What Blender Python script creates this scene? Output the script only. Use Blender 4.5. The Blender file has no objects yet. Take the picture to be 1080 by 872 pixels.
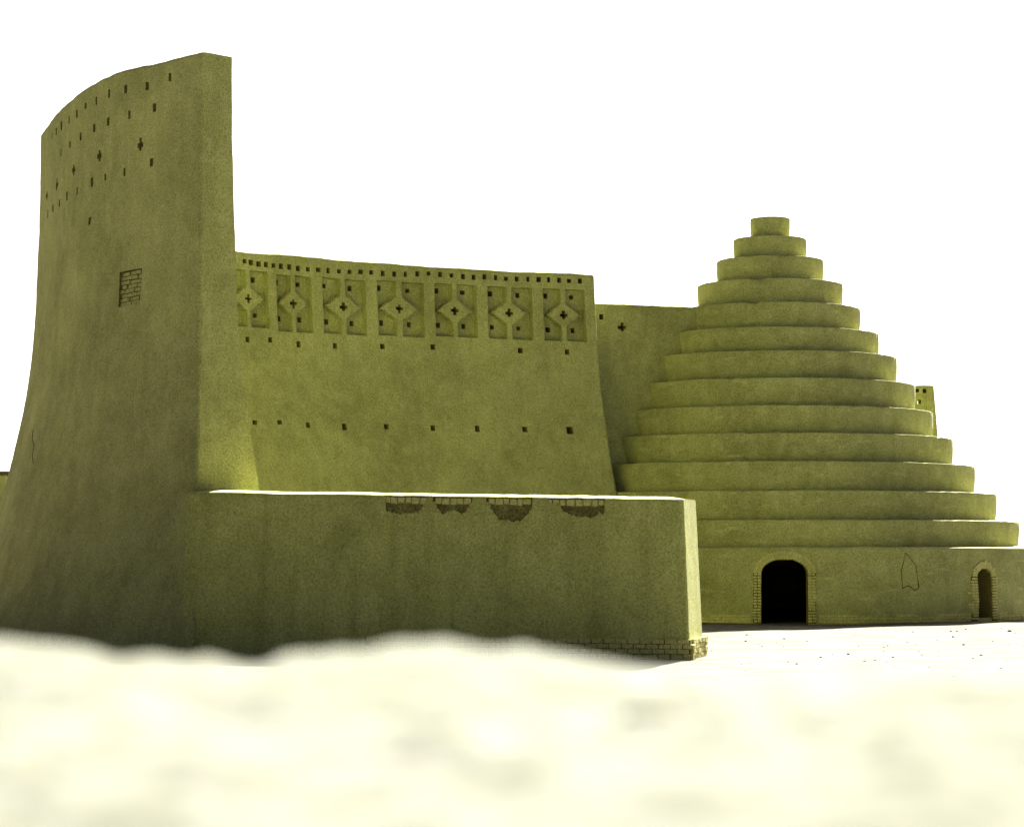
import bpy, math, random
from bisect import bisect_left
from mathutils import Vector, noise
random.seed(7)
S = bpy.context.scene
COL = S.collection
R = math.radians

# ------------------------------------------------------------------ camera facts
F, CX, HY, EYE = 2400.0, 540.0, 578.0, 2.2      # focal length, centre column, horizon row, eye height (m)

def proj(p):
    return CX + F * p[0] / p[1], HY - F * (p[2] - EYE) / p[1]

def solve(fn, x, y, u, z):
    """parameters (u, z) on a wall surface seen at picture point (x, y) of the survey photo"""
    for _ in range(40):
        a = proj(fn(u, z)); e = 0.02
        b = proj(fn(u + e, z)); c = proj(fn(u, z + e))
        j = ((b[0]-a[0])/e, (c[0]-a[0])/e, (b[1]-a[1])/e, (c[1]-a[1])/e)
        det = j[0]*j[3] - j[1]*j[2]
        if abs(det) < 1e-6: break
        dx, dy = x - a[0], y - a[1]
        du = (dx*j[3] - j[1]*dy)/det; dz = (j[0]*dy - j[2]*dx)/det
        u += max(-.8, min(.8, du)); z += max(-.8, min(.8, dz))
    return u, z

def curve(pts):
    xs = [p[0] for p in pts]
    def f(t):
        if t <= xs[0]: return pts[0][1]
        if t >= xs[-1]: return pts[-1][1]
        k = bisect_left(xs, t)
        (x0, y0), (x1, y1) = pts[k-1], pts[k]
        # catmull style smoothing
        m0 = (y1 - pts[k-2][1])/(x1 - pts[k-2][0]) if k >= 2 else (y1-y0)/(x1-x0)
        m1 = (pts[k+1][1]-y0)/(pts[k+1][0]-x0) if k+1 < len(pts) else (y1-y0)/(x1-x0)
        h = x1-x0; s = (t-x0)/h
        return ((2*s**3-3*s**2+1)*y0 + (s**3-2*s**2+s)*h*m0 + (-2*s**3+3*s**2)*y1 + (s**3-s**2)*h*m1)
    return f

def rough(p, a=.018, b=.005, s=0):
    v = Vector(p)
    return a*noise.noise(v*.55 + Vector((s, 0, 0))) + .6*a*noise.noise(v*1.7 + Vector((0, s, 3))) + b*noise.noise(v*7.0)

def frange(a, b, step):
    n = max(1, int(round((b-a)/step)))
    return [a + (b-a)*i/n for i in range(n+1)]

def lines(a, b, coarse, fine, bands):
    """grid lines from a to b: fine inside the bands, coarse elsewhere"""
    out = [a]; t = a
    while t < b - 1e-6:
        st = fine if any(l - coarse <= t <= h for l, h in bands) else coarse
        t = min(b, t + st); out.append(t)
    if len(out) > 2 and out[-1] - out[-2] < .3*fine: out.pop(-2)
    return out

# ------------------------------------------------------------------ mesh helpers
class MB:
    def __init__(s): s.v, s.f, s.k, s.c = [], [], {}, None
    def vert(s, co, key=None):
        if key is not None and key in s.k: return s.k[key]
        s.v.append(tuple(co)); i = len(s.v)-1
        if key is not None: s.k[key] = i
        return i
    def quad(s, *cos):
        s.f.append([s.vert(c) for c in cos])
    def grid(s, rows):
        base = len(s.v); w = len(rows[0])
        for r in rows: s.v.extend(tuple(c) for c in r)
        for i in range(len(rows)-1):
            for j in range(w-1):
                a = base + i*w + j
                s.f.append([a, a+1, a+w+1, a+w])
    def box(s, fn, u0, u1, z0, z1, d0, d1):
        """a slightly worn box in a surface's own (u, z, depth) space; d0 is the outer face"""
        j = lambda: random.uniform(-.005, .005)
        P = [fn(u+j(), z+j(), d+j()) for d in (d0, d1) for z in (z0, z1) for u in (u0, u1)]
        b = len(s.v); s.v.extend(tuple(p) for p in P)
        for q in ((0,1,3,2), (5,4,6,7), (4,0,2,6), (1,5,7,3), (2,3,7,6), (4,5,1,0)):
            s.f.append([b+i for i in q])

def link(name, mb, mat, parent=None, origin=None, smooth=40):
    me = bpy.data.meshes.new(name)
    o = origin or (parent.get('_o') if parent else None) or (0, 0, 0)
    me.from_pydata([(x-o[0], y-o[1], z-o[2]) for x, y, z in mb.v], [], mb.f)
    me.validate(); me.update()
    if smooth:
        me.polygons.foreach_set('use_smooth', [True]*len(me.polygons))
        me.set_sharp_from_angle(angle=R(smooth))
    me.materials.append(mat)
    ob = bpy.data.objects.new(name, me); COL.objects.link(ob)
    if parent: ob.parent = parent
    else: ob.location = o
    ob['_o'] = list(o)
    return ob

def fix_normals(ob):
    import bmesh
    bm = bmesh.new(); bm.from_mesh(ob.data)
    bmesh.ops.recalc_face_normals(bm, faces=bm.faces); bm.to_mesh(ob.data); bm.free()

def tag(ob, label, cat, kind='thing', group=None):
    ob['label'] = label; ob['category'] = cat; ob['kind'] = kind
    if group: ob['group'] = group

def cells(us, zs, fn, feats):
    """surface built cell by cell. feats: (key, u0, u1, z0, z1, depth, inside(cu, cz) or None, open).
    Returns {key: MB}; neighbouring cells of unequal depth get a reveal between them."""
    nu, nz = len(us)-1, len(zs)-1
    dep = [[0.0]*nu for _ in range(nz)]; key = [['']*nu for _ in range(nz)]; opn = set()
    cu = [(us[i]+us[i+1])/2 for i in range(nu)]; cz = [(zs[i]+zs[i+1])/2 for i in range(nz)]
    for k, u0, u1, z0, z1, d, ins, op in feats:
        for j in range(bisect_left(cz, z0), bisect_left(cz, z1)):
            for i in range(bisect_left(cu, u0), bisect_left(cu, u1)):
                r = True if ins is None else ins(cu[i], cz[j])
                if r is False: continue
                dep[j][i] = d if r is True else r; key[j][i] = k
                if op: opn.add((j, i))
                else: opn.discard((j, i))
    out = {}
    def mb(k):
        if k not in out: out[k] = MB()
        return out[k]
    def V(m, i, j, d): return m.vert(fn(us[i], zs[j], d), (i, j, round(d, 3)))if (i, j, round(d, 3)) not in m.k else m.k[(i, j, round(d, 3))]
    for j in range(nz):
        for i in range(nu):
            d = dep[j][i]; m = mb(key[j][i])
            if (j, i) not in opn:
                m.f.append([V(m,i,j,d), V(m,i+1,j,d), V(m,i+1,j+1,d), V(m,i,j+1,d)])
            for (i2, j2, e) in ((i+1, j, ((i+1, j), (i+1, j+1))), (i, j+1, ((i, j+1), (i+1, j+1)))):
                if i2 >= nu or j2 >= nz: continue
                d2 = dep[j2][i2]
                if abs(d2-d) < 1e-4: continue
                mm = m if d > d2 else mb(key[j2][i2])
                a, b = e
                mm.f.append([V(mm,*a,d), V(mm,*b,d), V(mm,*b,d2), V(mm,*a,d2)])
    return out

def plus(u, z, w, arm):
    def ins(a, b):
        a, b = abs(a-u), abs(b-z)
        return (a < w and b < arm) or (b < w and a < arm)
    return ins

# ------------------------------------------------------------------ materials
def new_mat(name):
    m = bpy.data.materials.new(name); m.use_nodes = True
    nt = m.node_tree; nt.nodes.clear()
    out = nt.nodes.new('ShaderNodeOutputMaterial'); b = nt.nodes.new('ShaderNodeBsdfPrincipled')
    nt.links.new(b.outputs[0], out.inputs[0])
    b.inputs['Specular IOR Level'].default_value = .15
    return m, nt, b

def nz(nt, scale, detail=4, rough_=.6, vec=None, dist=0):
    n = nt.nodes.new('ShaderNodeTexNoise'); n.inputs['Scale'].default_value = scale
    n.inputs['Detail'].default_value = detail; n.inputs['Roughness'].default_value = rough_
    n.inputs['Distortion'].default_value = dist
    if vec: nt.links.new(vec, n.inputs['Vector'])
    return n.outputs['Fac']

def ramp(nt, fac, stops):
    r = nt.nodes.new('ShaderNodeValToRGB'); e = r.color_ramp.elements
    while len(e) < len(stops): e.new(.5)
    for el, (p, c) in zip(e, stops):
        el.position = p; el.color = (c, c, c, 1) if isinstance(c, (int, float)) else (*c, 1)
    nt.links.new(fac, r.inputs[0]); return r.outputs[0]

def mix(nt, fac, a, b, mode='MIX'):
    n = nt.nodes.new('ShaderNodeMix'); n.data_type = 'RGBA'; n.blend_type = mode
    for sock, v in ((n.inputs[0], fac), (n.inputs[6], a), (n.inputs[7], b)):
        if hasattr(v, 'is_linked'): nt.links.new(v, sock)
        elif isinstance(v, (int, float)): sock.default_value = v
        else: sock.default_value = (*v, 1)
    return n.outputs[2]

def mapped(nt, scale):
    tc = nt.nodes.new('ShaderNodeTexCoord'); mp = nt.nodes.new('ShaderNodeMapping')
    mp.inputs['Scale'].default_value = scale; nt.links.new(tc.outputs['Object'], mp.inputs[0]); return mp.outputs[0]

def bump(nt, b, pairs):
    prev = None
    for h, st, dist in pairs:
        n = nt.nodes.new('ShaderNodeBump'); n.inputs['Strength'].default_value = st; n.inputs['Distance'].default_value = dist
        nt.links.new(h, n.inputs['Height'])
        if prev: nt.links.new(prev, n.inputs['Normal'])
        prev = n.outputs[0]
    nt.links.new(prev, b.inputs['Normal'])

def mud(name, base, dark, light, streak=.45, grain=.55, scuff=0):
    """straw and mud plaster: blotches, rain streaks, fine grain"""
    m, nt, b = new_mat(name)
    v = mapped(nt, (1, 1, 1))
    blot = nz(nt, .45, 5, .62, v, .4)
    mid = nz(nt, 2.2, 5, .65, v)
    st = nz(nt, 1.0, 5, .6, mapped(nt, (2.6, 2.6, .16)))
    gr = nz(nt, 26, 4, .8, v)
    fine = nz(nt, 75, 2, .7, v)
    c = mix(nt, ramp(nt, blot, [(.36, 0), (.66, 1)]), dark, base)
    c = mix(nt, ramp(nt, mid, [(.42, 0), (.8, .6)]), c, light)
    c = mix(nt, ramp(nt, st, [(.30, streak), (.52, 0)]), c, dark)
    if scuff:
        c = mix(nt, ramp(nt, nz(nt, 1.0, 6, .7, mapped(nt, (1.1, 1.1, 4.5))), [(.56, 0), (.70, scuff)]), c, light)
    c = mix(nt, ramp(nt, nz(nt, .9, 3, .5, mapped(nt, (1, 1, .7)), 1.5), [(.60, 0), (.625, .35)]), c, mix(nt, .5, dark, base))
    g = ramp(nt, gr, [(.30, 1-grain*1.05), (.5, 1.0), (.70, 1+grain*.8)])
    c = mix(nt, 1.0, c, g, 'MULTIPLY')
    c = mix(nt, 1.0, c, ramp(nt, fine, [(.30, .62), (.5, 1.0), (.70, 1.28)]), 'MULTIPLY')
    nt.links.new(c, b.inputs['Base Color']); b.inputs['Roughness'].default_value = .95
    bump(nt, b, [(mid, .5, .05), (gr, .5, .02), (fine, .4, .008)])
    return m

K = 1.0
def C3(r, g, b_): return (r*K, g*K, b_*K)
M_MUD = mud('mud_plaster', C3(.42, .428, .152), C3(.285, .29, .102), C3(.52, .53, .22))
M_DOME = mud('dome_plaster', C3(.42, .428, .158), C3(.285, .29, .106), C3(.53, .54, .23), .5, .55, .7)
M_LOW = mud('rain_streaked_plaster', C3(.47, .485, .150), C3(.32, .328, .098), C3(.56, .575, .21), .8)
M_HOLE = mud('hole_shade_earth', C3(.22, .19, .05), C3(.17, .145, .04), C3(.25, .215, .06), .1)  # mud darkened for the shade inside holes and doorway; also window joints
M_BRICK = mud('mud_brick', C3(.60, .57, .21), C3(.46, .43, .14), C3(.66, .63, .28), .1, .6)
M_JOINT = mud('dark_mortar', C3(.12, .10, .03), C3(.08, .07, .02), C3(.15, .12, .04), .1)
M_ERODE = mud('eroded_earth', C3(.25, .235, .07), C3(.13, .12, .035), C3(.40, .38, .13), .1, .9)

def earth(name, base, dark, light, pebble=True, s=1.0):
    m, nt, b = new_mat(name)
    v = mapped(nt, (1, 1, 1))
    a = nz(nt, .12*s, 6, .65, v, .5); c1 = nz(nt, 1.1*s, 6, .7, v); f1 = nz(nt, 14*s, 4, .75, v)
    st = nz(nt, 1.0*s, 5, .6, mapped(nt, (.5*s, 1.1*s, 1)))
    c = mix(nt, ramp(nt, a, [(.35, 0), (.65, 1)]), dark, base)
    c = mix(nt, ramp(nt, c1, [(.40, 0), (.68, .8)]), c, light)
    c = mix(nt, ramp(nt, st, [(.42, .95), (.60, 0)]), c, dark)
    c = mix(nt, 1.0, c, ramp(nt, f1, [(.3, .7), (.5, 1.0), (.7, 1.15)]), 'MULTIPLY')
    nt.links.new(c, b.inputs['Base Color']); b.inputs['Roughness'].default_value = 1
    bump(nt, b, [(c1, .6, .12/s), (f1, .6, .03/s)])
    return m
def low_bounce_soil(m):
    """unseen dark patch added to the ground colour to cut bounce onto the tall wall"""
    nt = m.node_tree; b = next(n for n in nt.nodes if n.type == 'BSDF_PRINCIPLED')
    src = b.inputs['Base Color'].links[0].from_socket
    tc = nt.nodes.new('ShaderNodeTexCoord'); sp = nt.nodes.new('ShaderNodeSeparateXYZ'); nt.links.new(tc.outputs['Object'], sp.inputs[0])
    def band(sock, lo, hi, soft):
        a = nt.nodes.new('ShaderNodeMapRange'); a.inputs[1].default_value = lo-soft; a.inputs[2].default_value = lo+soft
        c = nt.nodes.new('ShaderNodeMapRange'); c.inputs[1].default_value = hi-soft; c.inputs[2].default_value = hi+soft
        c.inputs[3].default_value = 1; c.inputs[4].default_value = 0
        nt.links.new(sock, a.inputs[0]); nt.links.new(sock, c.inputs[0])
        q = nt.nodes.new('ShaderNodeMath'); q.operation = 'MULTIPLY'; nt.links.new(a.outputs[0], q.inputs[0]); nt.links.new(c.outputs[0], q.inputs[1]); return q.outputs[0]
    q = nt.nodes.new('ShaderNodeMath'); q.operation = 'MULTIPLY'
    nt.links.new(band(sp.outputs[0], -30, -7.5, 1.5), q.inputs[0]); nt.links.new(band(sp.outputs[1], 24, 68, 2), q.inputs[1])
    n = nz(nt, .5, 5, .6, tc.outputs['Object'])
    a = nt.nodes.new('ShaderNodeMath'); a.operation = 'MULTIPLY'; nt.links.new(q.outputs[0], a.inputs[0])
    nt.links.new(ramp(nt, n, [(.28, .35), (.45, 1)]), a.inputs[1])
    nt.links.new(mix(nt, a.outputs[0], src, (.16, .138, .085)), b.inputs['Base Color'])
M_GROUND = earth('pale_dirt', (.175, .171, .132), (.085, .083, .055), (.215, .211, .170))
low_bounce_soil(M_GROUND)  # added dark ground, out of view, keeps the tall wall's foot dim
M_BANK = earth('pale_bank_earth', (.155, .155, .130), (.102, .108, .066), (.182, .182, .158), s=4)
M_STONE = mud('bank_stone', C3(.2, .196, .13), C3(.17, .165, .105), C3(.23, .225, .16), .1)

# ------------------------------------------------------------------ world, sun, camera
SUN_EL, SUN_AZ = R(38), R(17)                    # behind the buildings, a little to the right of the view
w = bpy.data.worlds.new('World'); S.world = w; w.use_nodes = True
nt = w.node_tree; bg = nt.nodes['Background']
sky = nt.nodes.new('ShaderNodeTexSky'); sky.sky_type = 'NISHITA'; sky.sun_disc = False
sky.sun_elevation = SUN_EL; sky.sun_rotation = SUN_AZ
sky.dust_density = 8.0; sky.air_density = .06; sky.ozone_density = 0; sky.altitude = 1700
nt.links.new(sky.outputs[0], bg.inputs[0]); bg.inputs[1].default_value = .05
sun = bpy.data.objects.new('sun', bpy.data.lights.new('sun', 'SUN')); COL.objects.link(sun)
sun.data.energy = 5.0; sun.data.angle = R(.5); sun.data.color = (1, .97, .90)
sd = Vector((math.cos(SUN_EL)*math.sin(SUN_AZ), math.cos(SUN_EL)*math.cos(SUN_AZ), math.sin(SUN_EL)))
sun.rotation_euler = sd.to_track_quat('Z', 'Y').to_euler(); sun.location = (10, 60, 60)

cam = bpy.data.objects.new('camera', bpy.data.cameras.new('camera')); COL.objects.link(cam)
cam.location = (0, 0, EYE); cam.rotation_euler = (R(90), 0, 0)
cam.data.sensor_width = 36; cam.data.lens = F/1080*36
cam.data.shift_y = (HY-436)/1080
cam.data.clip_start = .1; cam.data.clip_end = 6000
cam.data.dof.use_dof = True; cam.data.dof.focus_distance = 60; cam.data.dof.aperture_fstop = 1.2
S.camera = cam
vs = S.view_settings; vs.view_transform = 'Standard'; vs.look = 'None'; vs.gamma = 1; vs.exposure = 2.78
S.render.film_transparent = False

# ------------------------------------------------------------------ a wall of any plan: front cells, ends, back, top
def wall(name, fn, L, H, thick, backoff, us, zs, feats, mat, label, origin, rc=.07, back_feats=None, near_end=True):
    """fn(u, z, d): point on the front at arc length u, height z, depth d behind the face"""
    T = lambda u, z: thick + backoff(z)
    g = cells(us, zs, fn, feats)
    m = g['']
    zz = [z for i, z in enumerate(zs) if i % 3 == 0 or i > len(zs)-6 or i == len(zs)-1]
    for ue in ((0, L) if near_end else (L,)):
        rows = []
        for z in zz:
            t = T(ue, z); d0 = 0 if ue else rc
            n = 16
            rows.append([fn(ue, z, d0*0 + (t)*k/n) for k in range(n+1)])
        m.grid(rows)
    ub = [u for i, u in enumerate(us) if i % 6 == 0 or i == len(us)-1]
    if back_feats is None:
        m.grid([[fn(u, z, T(u, z)) for u in ub] for z in zz])
    else:
        gb = cells(us, zs, lambda u, z, d: fn(u, z, T(u, z) - d), back_feats)
        for k, x in gb.items():
            b = len(m.v); m.v.extend(x.v); m.f.extend([[i+b for i in q] for q in x.f])
    zt = zs[-1]
    n = 10
    def topp(u, k):
        t = T(u, zt)*k/n
        p = fn(u, zt, t); c = .05*math.sin(math.pi*k/n)*min(1, u/.4, (L-u)/.4)
        return (p[0], p[1], p[2] + c)
    m.grid([[topp(u, k) for u in us] for k in range(n+1)])
    root = link(name, m, mat, origin=origin)
    tag(root, label, 'wall')
    return root, g

def rounded(u, z, H, r=.09):
    """how far the face draws back near its top edge"""
    s = H - z
    return r - math.sqrt(max(0, r*r - (r-s)**2)) if s < r else 0.0
def corner(u, r=.07):
    return r - math.sqrt(max(0, r*r - (r-u)**2)) if u < r else 0.0
def toplines(H):
    return [H-.09, H-.075, H-.055, H-.035, H-.018, H-.006, H]

# ---------------------------------------------------------------- 1. tall curved windbreak wall, left
TC = (8.2, 64.2); TR = 21.0; TH0 = math.atan2(49.5-64.2, -6.74-8.2); TH = 12.95; TL = 18.2; TS = 9.2
flare = curve([(0, 2.15), (1.5, 1.62), (3.15, 1.1), (3.65, .96), (4.65, .70), (5.9, .42), (7.15, .23), (9.4, .09), (11, .03), (13.2, 0)])
def tall(u, z, d=0):
    e = .62*flare(z)*max(0, 1-u/5)
    th = TH0 - (u - e)/TR
    k = .62 + .38*min(1, max(0, u/7))
    ztop = z + (z/TH)**6*(.20*math.exp(-((u-4.3)/2.9)**2) + .05*noise.noise(Vector((u*.5, 1.7, 0))) + .015*noise.noise(Vector((u*2.3, 9, 0))))
    r = TR + k*flare(z) - d - (rounded(u, z, TH) + corner(u, .08*(1+.9*noise.noise(Vector((z*1.7, 6, 0))))))*max(0, 1 - d/.3)
    run = max(0, (u - e) - TS)                     # beyond TS the plan runs straight on
    th = max(th, TH0 - TS/TR)
    p = (TC[0] + r*math.cos(th) + run*math.sin(th), TC[1] + r*math.sin(th) - run*math.cos(th), ztop)
    n = rough(p)
    return (p[0] + n*math.cos(th), p[1] + n*math.sin(th), p[2])
TL = solve(tall, 45.6, 141, 12, 12.9)[0]; print('TL', TL)
def z1(px, py): return px/3.965, 40 + py/3.965
rows = [(710,165),(616,203),(525,213),(457,235),(404,262),(358,284),(321,317),(289,343),(257,368),(236,390),(218,408),
        (645,293),(541,322),(453,350),(394,378),(336,412),(292,445),(255,478),
        (635,523),(520,563),(440,583),(385,603),(322,640),(280,660),(248,690),(222,712),(200,735),(375,765)]
crosses = [(587,447),(416,495),(308,553),(238,613),(196,660)]
feats = []; nh = 0
for px, py in rows:
    u, z = solve(tall, *z1(px, py), 4, 11)
    w_ = random.uniform(.055, .075); h_ = random.uniform(.075, .105)
    feats.append(('hole%d' % nh, u-w_, u+w_, z-h_, z+h_, .5, None, False)); nh += 1
for px, py in crosses:
    u, z = solve(tall, *z1(px, py), 4, 11)
    feats.append(('hole%d' % nh, u-.2, u+.2, z-.2, z+.2, .5, plus(u, z, .055, .135), False)); nh += 1
wu0, wz1 = solve(tall, 126, 288, 4, 8); wu1, wz0 = solve(tall, 148, 320, 3, 7.5)
wu0, wu1 = min(wu0, wu1), max(wu0, wu1)
feats.append(('window', wu0, wu1, wz0, wz1, .16, None, False))
# weathered crack low on the left flank
cr = [solve(tall, x, y, 9, 4) for x, y in ((35, 453), (34, 462), (36, 471), (34, 480), (36, 491))]
def in_crack(u, z):
    for (a, b), (c, d) in zip(cr, cr[1:]):
        if min(b, d) <= z <= max(b, d):
            t = (z-b)/(d-b); x = a + (c-a)*t + .02*noise.noise(Vector((z*9, 0, 0)))
            return abs(u-x) < .035 + .02*noise.noise(Vector((z*5, 3, 0)))
    return False
feats.append(('crack', cr[0][0]-1, cr[0][0]+1, cr[-1][1], cr[0][1], .12, in_crack, False))
us = [0, .006, .02, .04, .07] + lines(.10, TL, .14, .035, [(.5, 11.5), (TL-.6, TL)])
zs = lines(-.3, TH-.09, .14, .036, [(wz0-.1, wz1+.1), (8.9, 12.9), (3.6, 5.9)])[:-1] + toplines(TH)
tw, g = wall('windbreak_wall', tall, TL, TH, .85, lambda z: 1.55*.62*flare(z)*.95, us, zs, feats, M_MUD,
             'tall curved mud wall on the left with flared base and rows of small holes', (-6.74, 47.6, 0))
for i in range(nh):
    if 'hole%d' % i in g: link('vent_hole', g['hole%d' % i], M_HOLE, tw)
link('wall_crack', g['crack'], M_JOINT, tw)

win = link('blocked_window', g['window'], M_HOLE, tw)
win['label'] = 'small window blocked with rough bricks'
b = MB(); nr = 8; hh = (wz1-wz0)/nr
for r_ in range(nr):
    x = wu0 + (-.12 if r_ % 2 else 0)
    while x < wu1 - .02:
        a, c = max(x, wu0), min(x+.24, wu1)
        if c-a > .05: b.box(tall, a+.012, c-.012, wz0+r_*hh+.01, wz0+(r_+1)*hh-.01, .055+random.uniform(-.02, .025), .155)
        x += .24
link('brick_infill', b, M_MUD, win, smooth=0)

# ---------------------------------------------------------------- 2. wall with the row of diamond panels
PQ = (2.60, 71.6); PR = 34.0; P0 = R(19); PH = 10.8; PL = 17.6
pfl = curve([(0, 2.9), (1.5, 2.25), (3.0, 1.65), (5.4, .82), (7.2, .34), (8.5, .14), (9.7, .03), (10.9, 0)])
def panelw(u, z, d=0):
    e = (.028*(PH-z) + .04*pfl(z))*max(0, 1-u/3)
    ph = P0 + (u-e)/PR
    k = pfl(z) - d - (rounded(u, z, PH, .1) + corner(u))*max(0, 1 - d/.3)
    x = PQ[0] - PR*(math.sin(ph)-math.sin(P0)); y = PQ[1] + PR*(math.cos(ph)-math.cos(P0))
    nx, ny = math.sin(ph), -math.cos(ph)
    zt = z + (z/PH)**6*(.05*noise.noise(Vector((u*.45, 5.1, 0))) + .018*noise.noise(Vector((u*2.1, 2, 0))))
    p = (x + nx*k, y + ny*k, zt); n = rough(p, .02)
    return (p[0]+nx*n, p[1]+ny*n, p[2])
def z4(px, py): return 230 + px/3.635, 240 + py/3.635
def z5(px, py): return 430 + px/3.484, 260 + py/3.484
top = [z4(*p) for p in ((102,128),(126,133),(155,138),(184,142),(211,147),(242,150),(274,153),(307,157),(344,160),(384,162),(422,165),(463,168),(504,170),(547,171),(588,172),(631,175),(675,178),(718,179),(763,179))]
top += [z5(*p) for p in ((78,100),(120,104),(162,107),(203,110),(243,113),(283,112),(323,116),(362,118),(402,120),(442,121),(482,122),(518,122),(556,124),(594,126),(633,128))]
low = [z4(*p) for p in ((112,428),(200,431),(308,447),(448,454),(630,457),(824,457))] + [z5(*p) for p in ((414,383),(585,387))]
mid = [z4(*p) for p in ((142,747),(235,747),(344,757),(484,763),(645,763),(824,768))] + [z5(*p) for p in ((256,670),(431,673),(595,676))]
feats = []; nh = 0
# the top row carries on behind the windbreak wall at the same spacing
ulast, zlast = solve(panelw, *top[0], 8, 10)
extra = [(ulast + .36*k, zlast) for k in range(1, 6)]
for u, z in [solve(panelw, *p, 5, 10) for p in top] + extra:
    w_ = random.uniform(.062, .07); h_ = random.uniform(.07, .08)
    feats.append(('hole%d' % nh, u-w_, u+w_, z-h_, z+h_, .45, None, False)); nh += 1
for p in low + mid:
    u, z = solve(panelw, *p, 5, 7)
    s = 1.3 if p == mid[-1] else 1
    w_ = s*random.uniform(.065, .08); h_ = s*random.uniform(.075, .09)
    feats.append(('hole%d' % nh, u-w_, u+w_, z-h_, z+h_, .45, None, False)); nh += 1
rects = [(243,285.5,283,345),(292,290.5,329,350),(340.6,294.5,386,353),(398,297,447,354.5),(458.5,299.6,503.5,356),(515,302.7,562,358),(573.5,304.8,617.5,360)]
for k, (x0, y0, x1, y1) in enumerate(rects):
    cu_, cz_ = solve(panelw, (x0+x1)/2, (y0+y1)/2, 6, 9)
    ua, _ = solve(panelw, x0, (y0+y1)/2, 6, 9); ub_, _ = solve(panelw, x1, (y0+y1)/2, 6, 9)
    _, za = solve(panelw, (x0+x1)/2, y0, 6, 9); _, zb = solve(panelw, (x0+x1)/2, y1, 6, 9)
    # u runs to the left: ua > ub_.  fu 0..1 from left to right, fz 0..1 from top to bottom
    W, Hh = ua-ub_, za-zb
    def ins(u, z, ua=ua, za=za, W=W, Hh=Hh):
        fu, fz = (ua-u)/W, (za-z)/Hh
        dz = abs(math.floor((fz-.5)*30 + .5)/30)     # courses of brick step the diamond's edge
        if abs(fu-.475) < .055: return 0.0
        if abs(fu-.475) < .385*(1 - dz/.25): return 0.0
        return .27
    feats.append(('panel%d' % k, ub_, ua, zb, za, .27, ins, False))
    for q, (fu, fz) in enumerate(((.13,.13),(.74,.14),(.16,.77),(.75,.77))):
        u, z = ua - fu*W, za - fz*Hh
        feats.append(('ph%d_%d' % (k, q), u-.066, u+.066, z-.075, z+.075, .65, None, False))
    u, z = ua - .475*W, za - .5*Hh
    feats.append(('ph%d_4' % k, u-.22, u+.22, z-.22, z+.22, .45, plus(u, z, .046, .125), False))
us = [0, .006, .02, .04, .07] + lines(.10, PL, .2, .026, [(.3, 13.6)])
zs = lines(-.3, PH-.1, .14, .032, [(5.6, 6.3), (7.9, 10.7)])[:-1] + toplines(PH)
pw, g = wall('patterned_wall', panelw, PL, PH, 1.0, lambda z: 1.5*pfl(z), us, zs, feats, M_MUD,
             'long curved mud wall with a row of diamond panels between tall wall and dome', (2.45, 71.6, 0))
for i in range(nh):
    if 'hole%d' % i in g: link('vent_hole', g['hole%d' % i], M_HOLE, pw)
for k in range(7):
    if 'panel%d' % k not in g: continue
    o = link('diamond_panel', g['panel%d' % k], M_MUD, pw)
    for q in range(5):
        if 'ph%d_%d' % (k, q) in g:
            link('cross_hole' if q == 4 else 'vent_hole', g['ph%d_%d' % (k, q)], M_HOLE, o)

# ---------------------------------------------------------------- 3. lower wall running into the dome
LH = 10.05; LA = R(20)
LQ = (6.35, 74.05 + (6.35-5.86)*math.tan(LA))
def linkw(u, z, d=0):
    nx, ny = math.sin(LA), -math.cos(LA)
    k = pfl(z) - .03 - d - rounded(u, z, LH)*max(0, 1 - d/.3)
    zt = z + (z/LH)**6*(.04*noise.noise(Vector((u*.6, 7, 0))) + .018*noise.noise(Vector((u*3, 4, 0))))
    p = (LQ[0] - u*math.cos(LA) + nx*k, LQ[1] - u*math.sin(LA) + ny*k, zt); n = rough(p, .02)
    return (p[0]+nx*n, p[1]+ny*n, p[2])
feats = []
u, z = solve(linkw, 634.5, 334.5, 4, 9); feats.append(('h0', u-.07, u+.07, z-.08, z+.08, .45, None, False))
u, z = solve(linkw, 656, 345, 4, 9); feats.append(('h1', u-.2, u+.2, z-.2, z+.2, .45, plus(u, z, .05, .13), False))
us = lines(0, 5.6, .15, .035, [(1.2, 5)]); zs = lines(-.3, LH-.09, .16, .035, [(8.9, 9.8)])[:-1] + toplines(LH)
lw, g = wall('connecting_wall', linkw, 5.6, LH, .8, lambda z: 1.3*pfl(z), us, zs, feats, M_MUD,
             'plain lower mud wall with one cross hole running into the stepped dome', (LQ[0]-3.3, LQ[1]-1.2, 0))
link('vent_hole', g['h0'], M_HOLE, lw); link('cross_hole', g['h1'], M_HOLE, lw)

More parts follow.
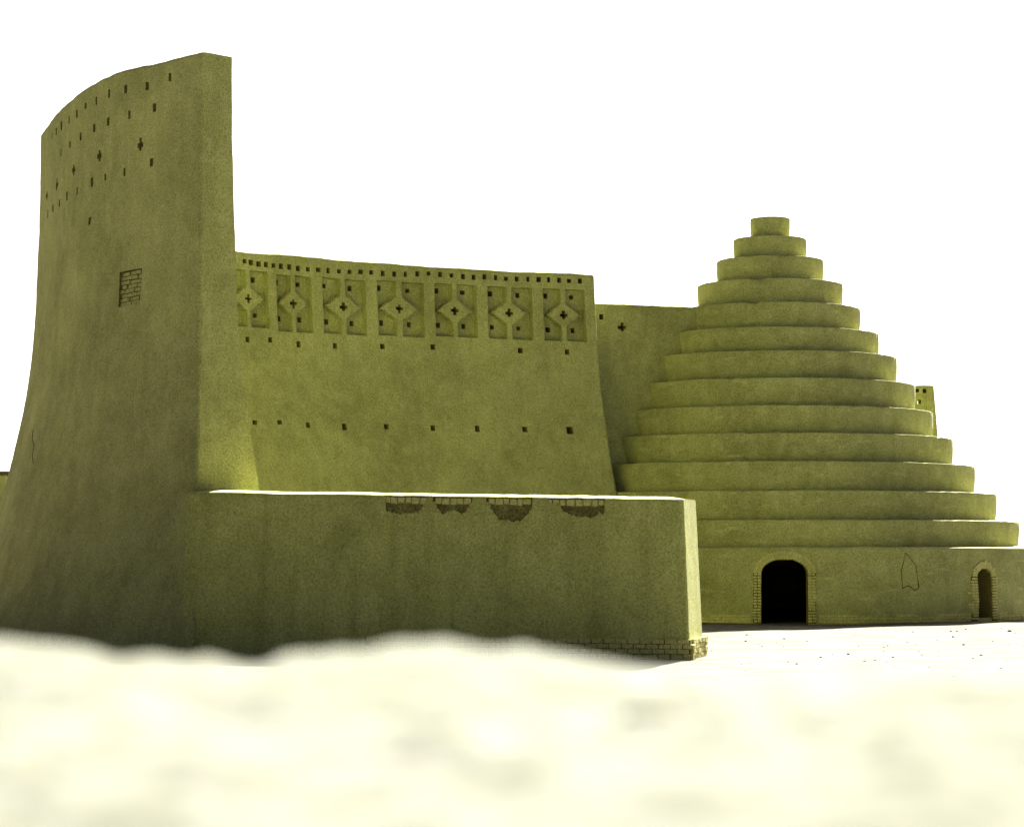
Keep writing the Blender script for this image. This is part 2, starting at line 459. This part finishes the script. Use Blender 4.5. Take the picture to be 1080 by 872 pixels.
# ---------------------------------------------------------------- 4. low wall in front
A = (-6.55, 47.95); B = (3.40, 45.25)
BL = math.hypot(B[0]-A[0], B[1]-A[1]); bd = ((B[0]-A[0])/BL, (B[1]-A[1])/BL); bn = (bd[1], -bd[0])
FH = 3.30
def lowtop(u): return 3.385 - .205*u/BL + .018*noise.noise(Vector((u*.8, 1, 0))) + .008*noise.noise(Vector((u*4, 1, 5)))
def in_patch(u, z, sh):
    """depth of the washed-out hollow at u, z (0 = sound plaster)"""
    (ul, ur, lo, mid_) = sh
    if not ul < u < ur: return 0
    t = (u-ul)/(ur-ul)
    edge = lo*(1-abs(2*t-2*mid_)**4) + .10*noise.noise(Vector((u*6, 0, lo))) + .04*noise.noise(Vector((u*17, 0, lo)))
    edge = max(.10, edge)
    return edge if FH - z < .035 + edge else 0
def lowf(v, z, d=0):
    u = BL - v                                     # v runs from the free right end to the left
    H = lowtop(u); zz_ = z*H/FH
    r = corner(v, .07*(1+.9*noise.noise(Vector((z*2.3, 4, 0))))) + rounded(v, z, FH, .075)
    k = .15*(1-z/FH)**1.3 - d - r*max(0, 1-d/.3)
    e = .16*(1-z/FH)*max(0, 1-v/2)
    # the end face is not quite square to the wall
    p = (A[0] + bd[0]*(u+e) + bn[0]*k, A[1] + bd[1]*(u+e) + bn[1]*k, zz_); n = rough(p, .02, .007)
    return (p[0]+bn[0]*n, p[1]+bn[1]*n, p[2])
shapes = []; feats = []
for k, (x0, x1, lo, md) in enumerate(((404,451,.34,.45),(456,498,.31,.55),(513,561,.50,.55),(578,638,.35,.65))):
    va, _ = solve(lowf, x0, 535, 5, 3); vb, _ = solve(lowf, x1, 535, 5, 3)
    sh = (BL-va, BL-vb, lo, md); shapes.append(sh)
    def ins(v, z, sh=sh):
        e = in_patch(BL-v, z, sh)
        if not e: return False
        q = (FH - z - .035)/e
        if FH - z < .035: return False
        return .035 + .05*abs(noise.noise(Vector((v*9, z*9, 1)))) + .04*(1-q)
    feats.append(('patch%d' % k, vb, va, 2.5, FH-.02, .07, ins, False))
us = [0, .006, .02, .04, .07] + lines(.10, BL+.35, .12, .03, [(1.2, 6.2)])
zs = lines(-.3, FH-.09, .11, .028, [(2.65, 3.3)])[:-1] + toplines(FH)
bw, g = wall('low_wall', lowf, BL+.35, FH, 1.35, lambda z: .15*(1-z/FH), us, zs, feats, M_LOW,
             'low mud wall in front with four washed-out patches under its bright top edge', (A[0], A[1], 0))
for k, sh in enumerate(shapes):
    o = link('eroded_patch', g['patch%d' % k], M_ERODE, bw)
    b = MB(); va, vb = BL-sh[0], BL-sh[1]; x = vb + .02
    while x < va - .06:
        wd = random.uniform(.125, .19)
        b.box(lowf, x+.008, min(x+wd-.012, va), FH-.155-random.uniform(0, .03), FH-.052, .010+random.uniform(0, .012), .12)
        x += wd
    link('brick_course', b, M_BRICK, o, smooth=0)
b = MB(); zb = .40; nr = 4
def plin(v, z, d):
    return lowf(v, z, d)
for r_ in range(nr):
    x = -.10 if r_ % 2 else -.22
    while x < 6.5:
        b.box(lambda v, z, d: (A[0]+bd[0]*(BL-v+.06)+bn[0]*(.20-d), A[1]+bd[1]*(BL-v+.06)+bn[1]*(.20-d), z), max(x, -.2)+.008, x+.238, r_*.1+.006, r_*.1+.093, random.uniform(0, .02), .28)
        x += .25
    y = .28
    while y < 1.65:
        b.box(lambda v, z, d: (A[0]+bd[0]*(BL+.22-v)+bn[0]*(.20-d), A[1]+bd[1]*(BL+.22-v)+bn[1]*(.20-d), z), random.uniform(0, .015), .2, r_*.1+.006, r_*.1+.093, y+.008, y+.235)
        y += .25
link('brick_plinth', b, M_BRICK, bw, smooth=0)
b = MB()
b.box(lambda v, z, d: (A[0]+bd[0]*(BL+.18-v)+bn[0]*(.165-d), A[1]+bd[1]*(BL+.18-v)+bn[1]*(.165-d), z), 0, 6.8, 0, .385, 0, 1.6)
link('plinth_mortar', b, M_JOINT, bw, smooth=0)

# ---------------------------------------------------------------- 5. stepped ice house
DC = (8.57, 75.6)
rpx = [21, 38.5, 56.5, 76.5, 95, 114, 133, 152, 170.5, 191, 213, 235, 258, 280]
yt = [228, 248, 269, 293, 318, 344, 369, 398, 427, 456, 486, 517, 548, 577]
rad = [p/F*75.2 for p in rpx]
zt = [EYE + (HY-y)/F*(75.6-r) for y, r in zip(yt, rad)]
ice = bpy.data.objects.new('ice_house', None); COL.objects.link(ice); ice.location = (DC[0], DC[1], 0); ice['_o'] = [DC[0], DC[1], 0]
tag(ice, 'big round ice house with a dome of stepped mud rings and arched doorway', 'ice house')
NA = 360
for i in range(13):
    r, z, zb_ = rad[i], zt[i], zt[i+1] - .12
    ri = rad[i-1] - .25 if i else 0.0
    h = z - zb_; br = .028
    prof = [(r-.05, zb_), (r-.04, zb_+.12)] + [(r - .04*(1-t)**2.2 + .006*math.sin(math.pi*t), zb_+.12 + (h-.12-br)*t) for t in (.12, .25, .4, .55, .7, .85, 1)]
    prof += [(r - br + br*math.cos(a), z - br + br*math.sin(a)) for a in (R(25), R(50), R(75), R(90))]
    prof += [(r - .3*(r-ri), z+.015), (r - .7*(r-ri), z+.03), (ri, z+.03)]
    rowsg = []
    for (pr, pz) in prof:
        row = []
        for a in range(NA+1):
            th = 2*math.pi*(a % NA)/NA; c, s = math.cos(th), math.sin(th)
            n = (.022*noise.noise(Vector((c*r*.5, s*r*.5, i*3.1))) + .012*noise.noise(Vector((c*r*1.4, s*r*1.4, pz*1.6))))*min(1, .3+r/4) + .008*noise.noise(Vector((c*r*5, s*r*5, pz*5)))
            top_ = max(0, (pz - zb_)/h)
            dz = top_**3*(.014*noise.noise(Vector((c*r*.6, s*r*.6, 40+i))) + .010*noise.noise(Vector((c*r*3, s*r*3, 60+i))))
            chip = max(0, noise.noise(Vector((c*r*1.9, s*r*1.9, 90+i))) - .42)*.22*top_**6
            rr = max(0, pr + (n - chip if pr > ri + .01 else 0))
            row.append((DC[0] + rr*c, DC[1] + rr*s, pz + dz - chip*.5))
        rowsg.append(row)
    m = MB(); m.grid(rowsg)
    link('dome_step', m, M_DOME, ice, smooth=50)
DR, DZ = rad[13], zt[13]
def drum(u, z, d=0):
    th = -math.pi/2 + u/DR; c, s = math.cos(th), math.sin(th)
    n = .03*noise.noise(Vector((c*4, s*4, z*.6))) + .02*noise.noise(Vector((c*12, s*12, z*1.5))) + .006*noise.noise(Vector((c*50, s*50, z*6)))
    r = DR + .10*(1-z/DZ) + n - d - rounded(u, z, DZ, .08)*max(0, 1-d/.3)
    zz_ = z + (z/DZ)**5*.03*noise.noise(Vector((c*6, s*6, 9)))
    return (DC[0] + r*c, DC[1] + r*s, zz_)
def arch(u0, w_, zs_, ztop):
    """inside test of an arched opening: half width w_, springing zs_, crown ztop"""
    def ins(u, z):
        du = abs(u-u0)
        if du > w_ : return False
        if z <= zs_: return True
        return (du/w_)**2.0 + ((z-zs_)/(ztop-zs_))**2.0 <= 1
    return ins
du0, _ = solve(drum, 827.5, 630, 0, 1); dua, dzt = solve(drum, 827.5, 589.5, 0, 1.8); dul, dzs = solve(drum, 803, 604, 0, 1.4)
dw = du0 - dul
nu0, _ = solve(drum, 1038.5, 620, 7, 1); _, nzt = solve(drum, 1038.5, 599.5, 7, 1.6); nul, nzs = solve(drum, 1030, 608, 7, 1.4)
nw = nu0 - nul
feats = [('door', du0-dw, du0+dw, -1, dzt, .4, arch(du0, dw, dzs, dzt), True),
         ('niche', nu0-nw, nu0+nw, .12, nzt, .75, arch(nu0, nw, nzs, nzt), False)]
half = math.pi*DR
us = lines(-half, half, .25, .035, [(du0-dw-.2, du0+dw+.2), (nu0-nw-.2, nu0+nw+.2)])
zs = lines(-.3, DZ-.08, .04, .04, [])[:-1] + toplines(DZ)
g = cells(us, zs, drum, feats)
m = g['']
m.grid([[(lambda p: (p[0], p[1], p[2]+.01*k))(drum(u, DZ, k*.3)) for u in us] for k in range(5)])
link('drum_wall', m, M_DOME, ice, smooth=50)
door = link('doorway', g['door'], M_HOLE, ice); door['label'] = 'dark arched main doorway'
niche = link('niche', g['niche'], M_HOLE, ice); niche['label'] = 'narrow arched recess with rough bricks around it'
def arch_bricks(u0, w_, zs_, zt_, wid, zb_, messy=0):
    b = MB(); z = zb_
    while z < zs_ - .02:
        for sd_ in (-1, 1):
            n = 2 if not messy else random.choice((1, 2, 2, 3))
            off = 0
            for k in range(n):
                bw_ = wid*(.5 if not messy else .62)*random.uniform(.9, 1.1) if n > 1 else wid
                a, c = u0 + sd_*(w_+off+.008), u0 + sd_*(w_+off+bw_-.012)
                b.box(drum, min(a, c), max(a, c), z+.01, z+.072, -.045+random.uniform(-.01, .008), .12)
                off += bw_
        z += .086
    # fan of bricks round the head
    n = int(math.pi*(w_+wid/2)/.085)
    for k in range(n):
        t0, t1 = math.pi*(k+.08)/n, math.pi*(k+.92)/n
        for q0, q1 in (((.04, .50), (.56, 1.0)) if not messy else ((.05, random.uniform(.8, 1.05)),)):
            ring = []
            for d in (-.045 + random.uniform(-.01, .008), .12):
                for q in (q0, q1):
                    for t in (t0, t1):
                        a, h = w_ + wid*q, (zt_-zs_) + wid*q
                        ring.append(drum(u0 + a*math.cos(t), zs_ + h*math.sin(t), d))
            bb = len(b.v); b.v.extend(ring)
            for f in ((0,1,3,2), (5,4,6,7), (4,0,2,6), (1,5,7,3), (2,3,7,6), (4,5,1,0)): b.f.append([bb+i for i in f])
    return b
def arch_bed(u0, w_, zs_, zt_, wid, zb_):
    """mortar behind the bricks, a thin slab following the opening"""
    m = MB(); pts = [(-1, zb_)] + [(None, t) for t in frange(math.pi, 0, .13)] + [(1, zb_)]
    rowsl = []
    for q, d in ((0, .10), (0, -.006), (1, -.006), (1, .10)):
        row = []
        for a, t in pts:
            if a is None: row.append(drum(u0 + (w_+wid*q)*math.cos(t), zs_ + ((zt_-zs_)+wid*q)*math.sin(t), d))
            else: row.append(drum(u0 + a*(w_+wid*q), t, d))
        rowsl.append(row)
    m.grid(rowsl); return m
sdoor = link('brick_surround', arch_bricks(du0, dw, dzs, dzt, .235, .02), M_BRICK, door, smooth=0)
link('mortar_bed', arch_bed(du0, dw, dzs, dzt, .24, 0), M_JOINT, door)
link('brick_surround', arch_bricks(nu0, nw, nzs, nzt, .24, .04, 1), M_BRICK, niche, smooth=0)
link('mortar_bed', arch_bed(nu0, nw, nzs, nzt, .26, 0), M_JOINT, niche)
runs = [(-9, du0-dw-.30), (du0+dw+.30, nu0-nw-.34), (nu0+nw+.34, 13)]
for ra, rb in runs:
    b = MB()
    for r_ in range(3):
        x = ra - (.12 if r_ % 2 else 0)
        while x < rb - .05:
            if r_ < 2 or noise.noise(Vector((x*.7, 3, 0))) > -.05:
                b.box(drum, max(x, ra)+.008, min(x+.232, rb), r_*.085+.008, r_*.085+.075, -.03+random.uniform(-.012, .015), .1)
            x += .24
    link('brick_plinth', b, M_BRICK, ice, smooth=0)
# outline scratched into the drum's plaster
pts = [[(955,582.5),(953,592),(950.5,602),(951,612),(951.8,620.5)], [(955,582.5),(960.5,589),(966,596.5)], [(951.8,620.5),(955.5,618),(959.5,617.5),(964,622.5),(968.8,620)], [(968.8,620),(968,612),(967,604),(966,596.5)]]
m = MB()
for pl in pts:
    q = [solve(drum, x, y, 4, 1) for x, y in pl]
    for (a, b_), (c, d) in zip(q, q[1:]):
        L_ = math.hypot(c-a, d-b_); px, pz = -(d-b_)/L_*.011*random.uniform(.6, 1.7), (c-a)/L_*.014
        for t in range(4):
            s0, s1 = t/4, (t+1)/4
            P = [(a+(c-a)*s0, b_+(d-b_)*s0), (a+(c-a)*s1, b_+(d-b_)*s1)]
            top4 = [drum(P[0][0]-px, P[0][1]-pz, -.008), drum(P[1][0]-px, P[1][1]-pz, -.008), drum(P[1][0]+px, P[1][1]+pz, -.008), drum(P[0][0]+px, P[0][1]+pz, -.008)]
            m.quad(*top4)
link('scratched_outline', m, M_JOINT, ice, smooth=0)

# ---------------------------------------------------------------- 6. wall end showing behind the dome, right
FH2 = 8.5
def farw(v, z, d=0):
    e = .07*(FH2-z)*max(0, 1-v/2) 
    x = 16.32 - v + e; y = 88 - .08*(FH2-z) + d + (rounded(v, z, FH2) + corner(v))*max(0, 1-d/.3)
    p = (x, y, z + .02*noise.noise(Vector((v*2, 3, 0)))); n = rough(p)
    return (x, y-n, p[2])
feats = []
pv, pz = solve(farw, 976, 417, .5, 7.5); pv2, pz2 = solve(farw, 962, 446, .5, 7)
feats.append(('panel', pv, pv2, pz2, pz, .12, None, False))
for k, (x, y) in enumerate(((967, 412), (975.3, 412))):
    u, z = solve(farw, x, y, .5, 7.5); feats.append(('h%d' % k, u-.075, u+.075, z-.08, z+.08, .4, None, False))
u, z = solve(farw, 969.8, 423.6, .5, 7.5); th_ = (u-.075, u+.075, z-.08, z+.08)
feats.append(('through', *th_, .4, None, True))
us = [0, .01, .03, .07] + lines(.1, 4, .12, .035, [(.1, 1.2)]); zs = lines(-.3, FH2-.09, .16, .035, [(6.6, 8.4)])[:-1] + toplines(FH2)
fw, g = wall('distant_wall', farw, 4, FH2, .8, lambda z: .1*(FH2-z), us, zs, feats, M_MUD,
             'end of a mud wall peeping out from behind the right side of the dome', (14.5, 88, 0), back_feats=[('', *th_, .6, None, True)])
pn = link('recessed_panel', g['panel'], M_MUD, fw)
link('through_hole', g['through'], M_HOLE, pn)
for k in range(2): link('vent_hole', g['h%d' % k], M_HOLE, fw)

# ---------------------------------------------------------------- 7. hut at the far left edge
hx, hy = -24.0, 95.0
hut = bpy.data.objects.new('mud_hut', None); COL.objects.link(hut); hut.location = (hx, hy, 0); hut['_o'] = [hx, hy, 0]
tag(hut, 'small flat-roofed mud hut just past the tall wall at the left edge', 'hut')
ix = lambda u, z, d: (u, hy + d, z)
rt = EYE + (HY-497)/F*hy; xr = (6-CX)/F*hy
b = MB(); b.grid([[(x, y, z) for (x, y) in ((xr-5, hy), (xr-2.5, hy-.02), (xr, hy), (xr+.02, hy+2), (xr, hy+4), (xr-5, hy+4), (xr-5, hy))] for z in frange(-.3, rt-.16, .4)])
link('hut_wall', b, M_MUD, hut)
b = MB(); b.box(ix, xr-5.3, xr+.3, rt-.17, rt, -.4, 4.4); link('roof', b, M_JOINT, hut, smooth=0)
b = MB(); b.box(ix, xr-3, xr-2.1, 0, 2, -.03, .03); link('door', b, M_JOINT, hut, smooth=0)

# ---------------------------------------------------------------- ground, bank, stones, gravel
def gz(x, y):
    f = min(1, max(0, (y-9)/10))
    far = 1/(1+max(0, (y-110)/60)**2)
    return f*far*(.035*noise.noise(Vector((x*.25, y*.25, 0))) + .03*noise.noise(Vector((x*.11, y*.6, 4))) + .012*noise.noise(Vector((x*1.1, y*1.1, 8)))) - .02
xs = [-3000, -1200, -500, -200, -90] + frange(-45, 45, .5) + [90, 200, 500, 1200, 3000]
ys = [-500, -100, -40, -15] + frange(-8, 36, 2) + frange(36.3, 70, .3) + frange(72, 110, 2) + [150, 250, 500, 1200, 4500]
m = MB(); m.grid([[(x, y, gz(x, y)) for x in xs] for y in ys])
o = link('ground', m, M_GROUND, smooth=60); o['kind'] = 'structure'
o['label'] = 'pale sunlit dirt ground'

ridge = curve([(-2200, 690), (-900, 676), (0, 666), (60, 673), (100, 676), (130, 686), (165, 683), (200, 690), (230, 688), (255, 694), (275, 703), (300, 686), (330, 682), (360, 676), (390, 680), (430, 675), (485, 671), (510, 677), (545, 674), (600, 683), (650, 692), (700, 700), (760, 704), (900, 700), (1080, 704), (1500, 690), (3000, 700)])
BY = 5.2
def bankz(x, y):
    px = CX + F*x/BY
    sm = min(1, max(0, (BY-.1-y)/.8)); sm = sm*sm*(3-2*sm)
    top_ = EYE - ((ridge(px)+7)*(1-sm) + 690*sm-HY)/F*BY
    lump = .012*noise.noise(Vector((x*2.2, y*2.2, 1))) + .026*noise.noise(Vector((x*7, y*7, 2))) + .014*noise.noise(Vector((x*15, y*15, 5))) + .006*noise.noise(Vector((x*19, y*19, 2)))
    if y < BY:
        t = (BY-y)/2.6
        z = top_*(1-min(1, t)**1.5) + min(1, t)**1.5*1.80 if y > BY-2.6 else 1.80 - .25*(BY-2.6-y)
        z += lump*min(1, .25 + (BY-y)*.7)
    else:
        s = y-BY; z = top_ - .55*s - .25*s*s*0 + lump
    ed = max(0, abs(x)-9)
    return max(-.3, z - .35*ed)
xs = frange(-16, -3, .4) + frange(-2.94, 2.94, .035) + frange(3, 16, .4)
ys = frange(-6, 1.8, .4) + frange(1.84, 6.2, .04) + frange(6.3, 10, .2)
m = MB(); m.grid([[(x, y, bankz(x, y)) for x in xs] for y in ys])
o = link('earth_bank', m, M_BANK, smooth=60); o['kind'] = 'structure'; o['label'] = 'blurred sunlit bank of pale earth in the foreground'

def rock(mb, c, sx, sy, sz, seed, n=9):
    rowsr = []
    for i in range(n+1):
        ph = math.pi*i/n - math.pi/2; row = []
        for j in range(2*n+1):
            th = math.pi*(j % (2*n))/n
            d = Vector((math.cos(ph)*math.cos(th), math.cos(ph)*math.sin(th), math.sin(ph)))
            p = [max(-.78, min(.78, v))/.78 for v in d]
            r = 1 + .28*noise.noise(d*1.3 + Vector((seed, 0, 0))) + .12*noise.noise(d*3.5 + Vector((0, seed, 0)))
            row.append((c[0]+p[0]*sx*r, c[1]+p[1]*sy*r, c[2]+p[2]*sz*r))
        rowsr.append(row)
    mb.grid(rowsr)
stones = [(690, 742, 30, 'squarish clod on the blurred bank below the right end of the low wall', 4.05)]
for k, (x, y, hw, lab, Y) in enumerate(stones):
    X = (x-CX)/F*Y; s = hw/F*Y; zb_ = bankz(X, Y)
    m = MB(); rock(m, (X, Y, zb_ + s*.04), s, s*.8, s*.40, k*7.3)
    o = link('clod', m, M_STONE, origin=(X, Y, zb_), smooth=60)
    tag(o, lab, 'clod')
m = MB()
for k in range(260):
    y = random.uniform(36, 66.5); x = random.uniform(1.5, 17)
    s = random.choice((.008, .01, .012, .018)) * random.uniform(.8, 1.4)
    if k % 60 == 0: s *= 2
    if math.hypot(x-DC[0], y-DC[1]) < DR + .4: continue
    if (x-A[0])*bn[0] + (y-A[1])*bn[1] > -1.9 and x < 4: continue
    rock(m, (x, y, gz(x, y)+s*.3), s*1.3, s, s*.8, k*1.7, 4)
o = link('gravel', m, M_STONE, smooth=60); tag(o, 'small stones scattered over the pale ground before the dome', 'gravel', 'stuff')
for ob in list(S.objects):
    if '_o' in ob: del ob['_o']
    if ob.type == 'MESH': fix_normals(ob)
